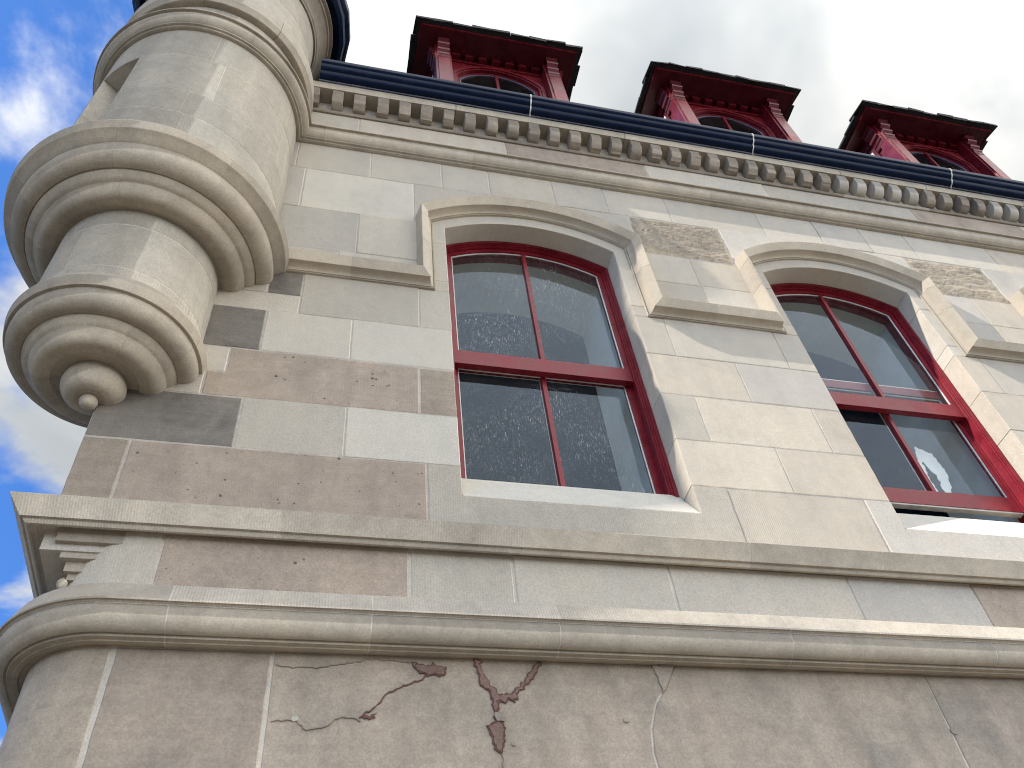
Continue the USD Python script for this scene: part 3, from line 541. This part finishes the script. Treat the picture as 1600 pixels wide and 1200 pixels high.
# ------------------------------------------------------------------ sash windows
def ringpoly(cx, o, i, z0o, z0i):
    return opening(cx, z0o, 0).buffer(0) if False else opening_off(cx, o, z0o).difference(opening_off(cx, i, z0i))
def opening_off(cx, d, z0):
    r, hw = OR - d, HW - d; a = math.degrees(math.asin(hw / r)); return Polygon(np.vstack([[[cx - hw, z0], [cx + hw, z0]], arc(cx, OZ, r, 90 - a, 90 + a, 25)]))
def window(cx, lift, dirty, label):
    W = thing('sash_window', None, None, B); W_ = stage.GetPrimAtPath(W); W_.SetCustomDataByKey('label', label)
    put(W, 'box_frame', join([slab(ringpoly(cx, 0.001, 0.031, 2.95, 2.90), 0.160, 0.31), slab(ringpoly(cx, 0.001, 0.022, 2.95, 2.90), 0.146, 0.1595)]), 'red')
    put(W, 'staff_bead', slab(ringpoly(cx, 0.0315, 0.041, 2.95, 2.90), 0.170, 0.186), 'red')
    put(W, 'parting_bead', slab(ringpoly(cx, 0.0315, 0.043, 2.95, 2.90), 0.2315, 0.238), 'red')
    up = opening_off(cx, 0.0325, 3.965)
    put(W, 'upper_sash', slab(up.difference(opening_off(cx, 0.071, 4.085)), 0.187, 0.2305), 'red')
    put(W, 'putty_line', slab(opening_off(cx, 0.0715, 4.0855).difference(opening_off(cx, 0.079, 4.093)), 0.199, 0.206), 'putty')
    z1 = OZ + OR - 0.073
    put(W, 'glazing_bar', join([bx(cx - 0.013, cx + 0.013, 0.189, 0.229, 4.0845, z1 - 0.001)]), 'red')
    for k in (-1, 1):
        half = opening_off(cx, 0.0715, 4.0857).intersection(sbox(cx - 0.6, 4, cx - 0.0135, 6) if k < 0 else sbox(cx + 0.0135, 4, cx + 0.6, 6))
        put(W, 'pane', pane(half, 0.208), dirty)
    zb, zt = 2.963 + lift, 4.07 + lift
    lo = sbox(cx - HW + 0.0325, zb, cx + HW - 0.0325, zt)
    put(W, 'lower_sash', slab(lo.difference(sbox(cx - HW + 0.073, zb + 0.115, cx + HW - 0.073, zt - 0.075)), 0.239, 0.282), 'red')
    ins = sbox(cx - HW + 0.0735, zb + 0.1155, cx + HW - 0.0735, zt - 0.0755)
    put(W, 'putty_line', slab(ins.difference(ins.buffer(-0.007, join_style=2)), 0.251, 0.258), 'putty')
    put(W, 'glazing_bar', bx(cx - 0.013, cx + 0.013, 0.241, 0.281, zb + 0.116, zt - 0.0756), 'red')
    put(W, 'inner_bar_face', bx(cx - 0.014, cx + 0.014, 0.2812, 0.287, zb + 0.116, zt - 0.0756), 'putty')
    put(W, 'inner_rail_face', join([bx(cx - HW + 0.05, cx + HW - 0.05, 0.2825, 0.288, zt - 0.0745, zt), bx(cx - HW + 0.05, cx + HW - 0.05, 0.240, 0.2875, zt + 0.0005, zt + 0.008), bx(cx - HW + 0.05, cx + HW - 0.05, 0.2825, 0.288, zb, zb + 0.11)]), 'putty')
    if lift: put(W, 'rail_underside', bx(cx - HW + 0.045, cx + HW - 0.045, 0.243, 0.28, zb - 0.012, zb - 0.0005), 'sealant')
    for k in (-1, 1):
        a = (cx - HW + 0.0737, cx - 0.0132) if k < 0 else (cx + 0.0132, cx + HW - 0.0737)
        put(W, 'pane', pane(sbox(a[0], zb + 0.116, a[1], zt - 0.0757), 0.259), dirty)
    return W
def pane(poly, y):
    p = polys(poly)[0]; vv, ff = trimesh.creation.triangulate_polygon(p, engine='earcut'); vv = np.asarray(vv)
    v = np.c_[vv[:, 0], np.full(len(vv), y), vv[:, 1]]
    a = np.cross(v[ff[0, 1]] - v[ff[0, 0]], v[ff[0, 2]] - v[ff[0, 0]])
    return v, (ff if a[1] < 0 else ff[:, ::-1])
w1 = window(CX[0], 0.0, 'glass_dirty', 'closed red sash window with rain-spotted glass, nearest the turret')
w2 = window(CX[1], 0.208, 'glass', 'red sash window with its lower sash pushed a little way up')
# pale ragged-edged patch inside the second window
put(w2, 'torn_sheet', slab(ragged([(3.93, 3.36), (4.02, 3.62), (4.0, 3.80), (3.90, 3.86), (3.85, 3.74), (3.79, 3.52), (3.75, 3.36)], 0.006, 71, 0.02).difference(ragged([(3.83, 3.3), (3.90, 3.3), (3.935, 3.38), (3.90, 3.42), (3.925, 3.60), (3.88, 3.72), (3.85, 3.55), (3.875, 3.40), (3.83, 3.26)], 0.006, 72, 0.02)), 0.40, 0.403), 'film', label='pale ragged-edged patch behind the lower right pane')
w3 = window(CX[2], 0.0, 'glass', 'closed red sash window furthest from the turret')

# ------------------------------------------------------------------ corner turret
TU = thing('corner_turret', 'round corbelled stone turret on the corner', None, B)
RI = 0.10
def ring(name, prof, joints, mat, smooth=30, step=3.5, gap=0.25):
    js = sorted(joints)
    for a, b in zip(js, js[1:] + [js[0] + 360]):
        put(TU, name, revolve(prof, a + gap / 2, b - gap / 2, step), mat, smooth=smooth)
def drum(r, z0, z1, joints, mat, skip=None, thick=0.2, gap=0.35):
    b = 0.003; pr = [(r - b, z0 + 0.0015), (r, z0 + 0.0015 + b), (r, z1 - 0.0015 - b), (r - b, z1 - 0.0015), (r - thick, z1 - 0.0015), (r - thick, z0 + 0.0015)]
    js = sorted(joints)
    for a, c in zip(js, js[1:] + [js[0] + 360]):
        if skip and abs((a + c) / 2 % 360 - (skip[0] + skip[1]) / 2 % 360) < 2: continue
        put(TU, 'drum_stone', revolve(pr, a + gap / 2, c - gap / 2, 4.0), random.choice(mat) if isinstance(mat, list) else mat, smooth=25)
full = lambda prof, mat, name='mortar_bed', step=5: put(TU, name, revolve(prof, 0, 360, step), mat, smooth=30)
put(TU, 'finial', revolve([(0.001, 3.088), (0.022, 3.092), (0.036, 3.104), (0.041, 3.122), (0.038, 3.14), (0.03, 3.155), (0.001, 3.155)], 0, 360, 12), 'mould', smooth=50)
put(TU, 'corbel_knob', revolve([(0.001, 3.142), (0.060, 3.142), (0.066, 3.137)] + bulge((0.070, 3.137), (0.143, 3.225), 0.026, 9) + [(0.140, 3.245), (0.13, 3.265), (0.001, 3.268)], 0, 360, 6), 'mould', smooth=50)
C1A = [(RI, 3.262), (0.15, 3.264), (0.185, 3.258), (0.192, 3.248), (0.198, 3.240)] + bulge((0.204, 3.242), (0.306, 3.296), 0.030, 10) + [(0.312, 3.300), (0.326, 3.306), (0.344, 3.326), (0.346, 3.335), (0.346, 3.350), (RI, 3.350)]
C1B = [(RI, 3.342), (0.350, 3.338)] + bulge((0.352, 3.336), (0.434, 3.412), 0.030, 10) + [(0.434, 3.420), (0.449, 3.4215), (0.452, 3.425), (0.464, 3.478), (0.462, 3.485), (0.424, 3.556), (RI, 3.556)]
ring('corbel_ring', C1A, [-175, -62, 60], 'mould'); ring('corbel_ring', C1B, [-152, -20, 100], 'mould')
full(core(C1A), 'mortar'); full(core(C1B), 'mortar')
drum(0.413, 3.556, 3.637, [-160, -30, 90], 'mould_tooled')
drum(0.412, 3.637, 4.012, [-121, -10, 110], 'turret')
drum(0.4125, 4.012, 4.17, [-170, -91, 30], 'turret')
full([(RI, 3.55), (0.4108, 3.55), (0.4108, 4.18), (RI, 4.18)], 'mortar')
C2A = [(RI, 4.160), (0.418, 4.160)] + bulge((0.424, 4.160), (0.548, 4.200), 0.036, 11) + [(0.556, 4.203), (0.575, 4.209), (0.598, 4.232), (0.600, 4.242), (0.600, 4.262), (RI, 4.262)]
C2B = [(RI, 4.254), (0.604, 4.246)] + bulge((0.606, 4.240), (0.688, 4.350), 0.038, 11) + [(0.688, 4.360), (0.697, 4.364), (0.715, 4.376), (0.738, 4.394), (0.750, 4.399), (0.755, 4.404), (0.769, 4.452), (0.767, 4.459), (0.70, 4.505), (RI, 4.505)]
ring('corbel_ring', C2A, [-168, -98, -25, 95], 'mould'); ring('corbel_ring', C2B, [-150, -100, -55, 20, 120], 'mould')
full(core(C2A), 'mortar'); full(core(C2B), 'mortar')
SLIT = (-143.0, -117.3)
drum(0.657, 4.505, 4.874, [-117.3, -80.2, -37.8, 20, 80, 130, 217.0], 'turret', SLIT, 0.22)
drum(0.6575, 4.874, 5.163, [-117.3, -82.0, -50, 0, 60, 120, 170, 217.0], 'turret', SLIT, 0.22)
drum(0.657, 5.163, 5.69, [-117.3, -70.1, -25, 40, 100, 217.0], 'turret', SLIT, 0.22)
drum(0.6575, 5.69, 6.11, [-160, -78.2, -20, 60, 130], 'turret', None, 0.22)
full([(0.40, 5.69), (0.6558, 5.69), (0.6558, 6.12), (0.40, 6.12)], 'mortar')
put(TU, 'mortar_bed', revolve([(0.46, 4.50), (0.6558, 4.50), (0.6558, 5.692), (0.46, 5.692)], -117.0, 216.7, 5), 'mortar', smooth=30)
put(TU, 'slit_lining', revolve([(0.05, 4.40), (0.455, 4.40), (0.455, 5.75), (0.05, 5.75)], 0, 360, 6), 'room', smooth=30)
R3 = 0.657
ring('string_ring', [(RI, 6.283)] + [(R3 + p, z) for p, z in SP[1:-1]] + [(RI, 6.103)], [-170, -108, -64, 20, 110], 'mould')
full(core([(RI, 6.283)] + [(R3 + p, z) for p, z in SP[1:-1]] + [(RI, 6.103)]), 'mortar')
drum(0.660, 6.275, 6.60, [-150, -86, -48, 30, 120], 'mould_tooled')
full([(RI, 6.25), (0.6585, 6.25), (0.6585, 6.62), (RI, 6.62)], 'mortar')
ring('band_ring', [(RI, 6.578), (0.695, 6.580), (0.708, 6.586), (0.714, 6.60), (0.722, 6.62), (0.734, 6.64), (0.734, 6.812), (0.730, 6.82), (0.66, 6.86), (RI, 6.86)], [-160, -95, -50, 20, 110], 'mould')
drum(0.645, 6.855, 7.42, [-150, -75, -10, 60, 120], 'turret')
drum(0.645, 7.42, 7.87, [-120, -40, 30, 100], 'turret')
full([(RI, 6.80), (0.6435, 6.80), (0.6435, 7.88), (RI, 7.88)], 'mortar')
ring('eave_ring', [(RI, 7.86), (0.66, 7.862), (0.668, 7.885), (0.675, 7.89), (0.69, 7.95), (0.715, 8.00), (0.75, 8.04), (0.765, 8.045), (0.77, 8.07), (0.80, 8.075), (0.80, 8.115), (RI, 8.115)], [-150, -60, 40], 'dentil')
put(TU, 'eave_gutter', revolve([(0.70, 8.118), (0.815, 8.105), (0.86, 8.115), (0.895, 8.15), (0.912, 8.20), (0.93, 8.215), (0.946, 8.24), (0.950, 8.325), (0.93, 8.33), (0.70, 8.33)], 0, 360, 15), 'navy', smooth=20)
put(TU, 'cone_roof', revolve([(0.93, 8.331), (0.90, 8.36), (0.40, 10.0), (0.02, 11.4), (0.001, 11.4), (0.001, 8.331)], 0, 360, 15), 'slate')

# ------------------------------------------------------------------ dormers
def extrude_x(poly_yz, x0, x1):
    m = trimesh.creation.extrude_polygon(poly_yz, x1 - x0, engine='earcut'); v = m.vertices; m.vertices = np.c_[x0 + v[:, 2], v[:, 0], v[:, 1]]; return m
def extrude_y(poly_xz, y0, y1): return slab(poly_xz, y0, y1)
def bracket_profile():
    p = [(0.02, 8.115), (-0.080, 8.115), (-0.089, 8.125)]
    for zc, y, r in ((8.20, -0.088, 0.026), (8.28, -0.102, 0.028), (8.37, -0.124, 0.032)):
        p += [(y - r * math.sin(t) * 0.5, zc - r * math.cos(t)) for t in np.linspace(0.15, math.pi - 0.3, 7)] + [(y - 0.002, zc + r + 0.012)]
    p += [(-0.150, 8.425), (-0.150, 8.458), (0.02, 8.458)]
    return Polygon(p).buffer(0)
BRK = max(polys(bracket_profile()), key=lambda p: p.area)
def dormer(cx, label):
    D = thing('dormer', label, None, B)
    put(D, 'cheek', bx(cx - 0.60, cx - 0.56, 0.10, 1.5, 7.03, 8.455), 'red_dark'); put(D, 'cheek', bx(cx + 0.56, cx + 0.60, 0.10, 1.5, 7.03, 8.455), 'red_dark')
    r, hw = 0.437, 0.39; a = math.degrees(math.asin(hw / r)); cz = 8.27 - r
    op = Polygon(np.vstack([[[cx - hw, 7.1], [cx + hw, 7.1]], arc(cx, cz, r, 90 - a, 90 + a, 19)]))
    put(D, 'front_panel', slab(sbox(cx - 0.59, 7.03, cx + 0.59, 8.455).difference(op), 0.03, 0.09), 'red_mid')
    o2, o3 = op.buffer(0.055, join_style=2).difference(op.buffer(0.022, join_style=2)), op.buffer(0.022, join_style=2).difference(op.buffer(0.001, join_style=2))
    cl = sbox(cx - 0.455, 7.12, cx + 0.455, 8.4)
    put(D, 'arch_moulding', join([slab(o2.intersection(cl), 0.008, 0.031), slab(o3.intersection(cl), 0.02, 0.031)]), 'red_mid')
    fr = op.buffer(-0.002).difference(op.buffer(-0.028, join_style=2)); put(D, 'window_frame', slab(fr, 0.05, 0.085), 'red_mid')
    put(D, 'putty_line', slab(op.buffer(-0.0282, join_style=2).difference(op.buffer(-0.036, join_style=2)), 0.056, 0.064), 'lead')
    put(D, 'glazing_bar', bx(cx - 0.013, cx + 0.013, 0.045, 0.08, 7.15, 8.238), 'red_mid')
    for s in (-1, 1):
        put(D, 'pane', pane(op.buffer(-0.027, join_style=2).intersection(sbox(cx - 0.5, 7, cx - 0.0131, 9) if s < 0 else sbox(cx + 0.0131, 7, cx + 0.5, 9)), 0.066), 'glass')
    for s in (-1, 1):
        px = cx + s * 0.535
        put(D, 'pilaster', join([bx(px - 0.075, px + 0.075, -0.072, 0.031, 7.03, 8.458)]), 'red_mid')
        put(D, 'pilaster_panel', bx(px - 0.052, px + 0.052, -0.088, -0.0725, 7.06, 8.11), 'red_mid')
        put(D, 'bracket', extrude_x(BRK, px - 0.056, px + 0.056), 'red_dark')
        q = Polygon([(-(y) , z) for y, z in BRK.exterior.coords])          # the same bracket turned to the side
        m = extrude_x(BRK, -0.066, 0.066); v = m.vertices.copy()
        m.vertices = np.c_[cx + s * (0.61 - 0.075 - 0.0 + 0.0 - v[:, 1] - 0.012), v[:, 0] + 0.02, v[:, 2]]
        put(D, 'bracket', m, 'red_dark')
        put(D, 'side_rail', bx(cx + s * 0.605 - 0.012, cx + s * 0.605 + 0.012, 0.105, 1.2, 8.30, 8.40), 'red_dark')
    for s in (-1, 1):                                                       # side light behind each corner post
        x = cx + s * 0.602
        put(D, 'side_pane', bx(x - 0.004, x + 0.004, 0.14, 0.42, 7.4, 8.22), 'putty')
    for k in range(7):
        x = cx + (k - 3) * 0.133
        put(D, 'dormer_dentil', bx(x - 0.041, x + 0.041, -0.028, 0.0295, 8.395, 8.458), 'red_mid')
    put(D, 'dentil_rail', bx(cx - 0.455, cx + 0.455, 0.018, 0.0295, 8.352, 8.392), 'red_mid')
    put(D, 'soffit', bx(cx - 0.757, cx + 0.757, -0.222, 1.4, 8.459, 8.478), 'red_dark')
    put(D, 'fascia', join([bx(cx - 0.765, cx + 0.765, -0.236, -0.2225, 8.452, 8.486), bx(cx - 0.771, cx - 0.7575, -0.236, 1.4, 8.4525, 8.4865), bx(cx + 0.7575, cx + 0.771, -0.236, 1.4, 8.4525, 8.4865)]), 'red_mid')
    # low hipped slate roof: deck, then the eave courses slate by slate
    hip = np.array([[cx - 0.80, -0.262, 8.487], [cx + 0.80, -0.262, 8.487], [cx + 0.80, 1.4, 8.487], [cx - 0.80, 1.4, 8.487], [cx - 0.35, 0.35, 8.80], [cx + 0.35, 0.35, 8.80], [cx - 0.35, 1.4, 8.80], [cx + 0.35, 1.4, 8.80]])
    put(D, 'roof_deck', trimesh.convex.convex_hull(hip), 'slate')
    sl_ = math.atan2(0.31, 0.62)
    def slate(w, l, t):
        m = trimesh.creation.box([w, l, t]); v = m.vertices; v += rng.normal(0, 0.004, v.shape) * [1, 1, 0.4]; m.vertices = v; return m
    for row, (off, up) in enumerate(((0.0, 0.0), (0.035, 0.027))):
        n = 9; w = 1.66 / n
        for k in range(n):
            m = slate(w * random.uniform(0.985, 1.0), 0.26, random.uniform(0.020, 0.028)); m.apply_transform(trimesh.transformations.rotation_matrix(sl_ * 0.55, [1, 0, 0]))
            m.apply_translation([cx - 0.83 + w * (k + 0.5) + (0.05 if row else 0) * (1 if k < n - 1 else 0), -0.165 + off + random.uniform(-0.007, 0.007), 8.525 + up + random.uniform(-.003, .003)]); put(D, 'slate', m, 'slate')
    for s in (-1, 1):
        for k in range(7):
            m = slate(0.24, 0.22 * random.uniform(0.93, 1.0), random.uniform(0.013, 0.022)); m.apply_transform(trimesh.transformations.rotation_matrix(s * 0.25, [0, 1, 0]))
            m.apply_translation([cx + s * (0.72 + random.uniform(-0.01, 0.01)), 0.0 + 0.21 * k, 8.524 + random.uniform(-.003, .003)]); put(D, 'slate', m, 'slate')
    return D
dormer(1.293, 'red slate-roofed dormer nearest the turret')
dormer(1.293 + 2.368, 'red slate-roofed dormer in the middle of the row')
dormer(1.293 + 2 * 2.368, 'red slate-roofed dormer furthest from the turret')
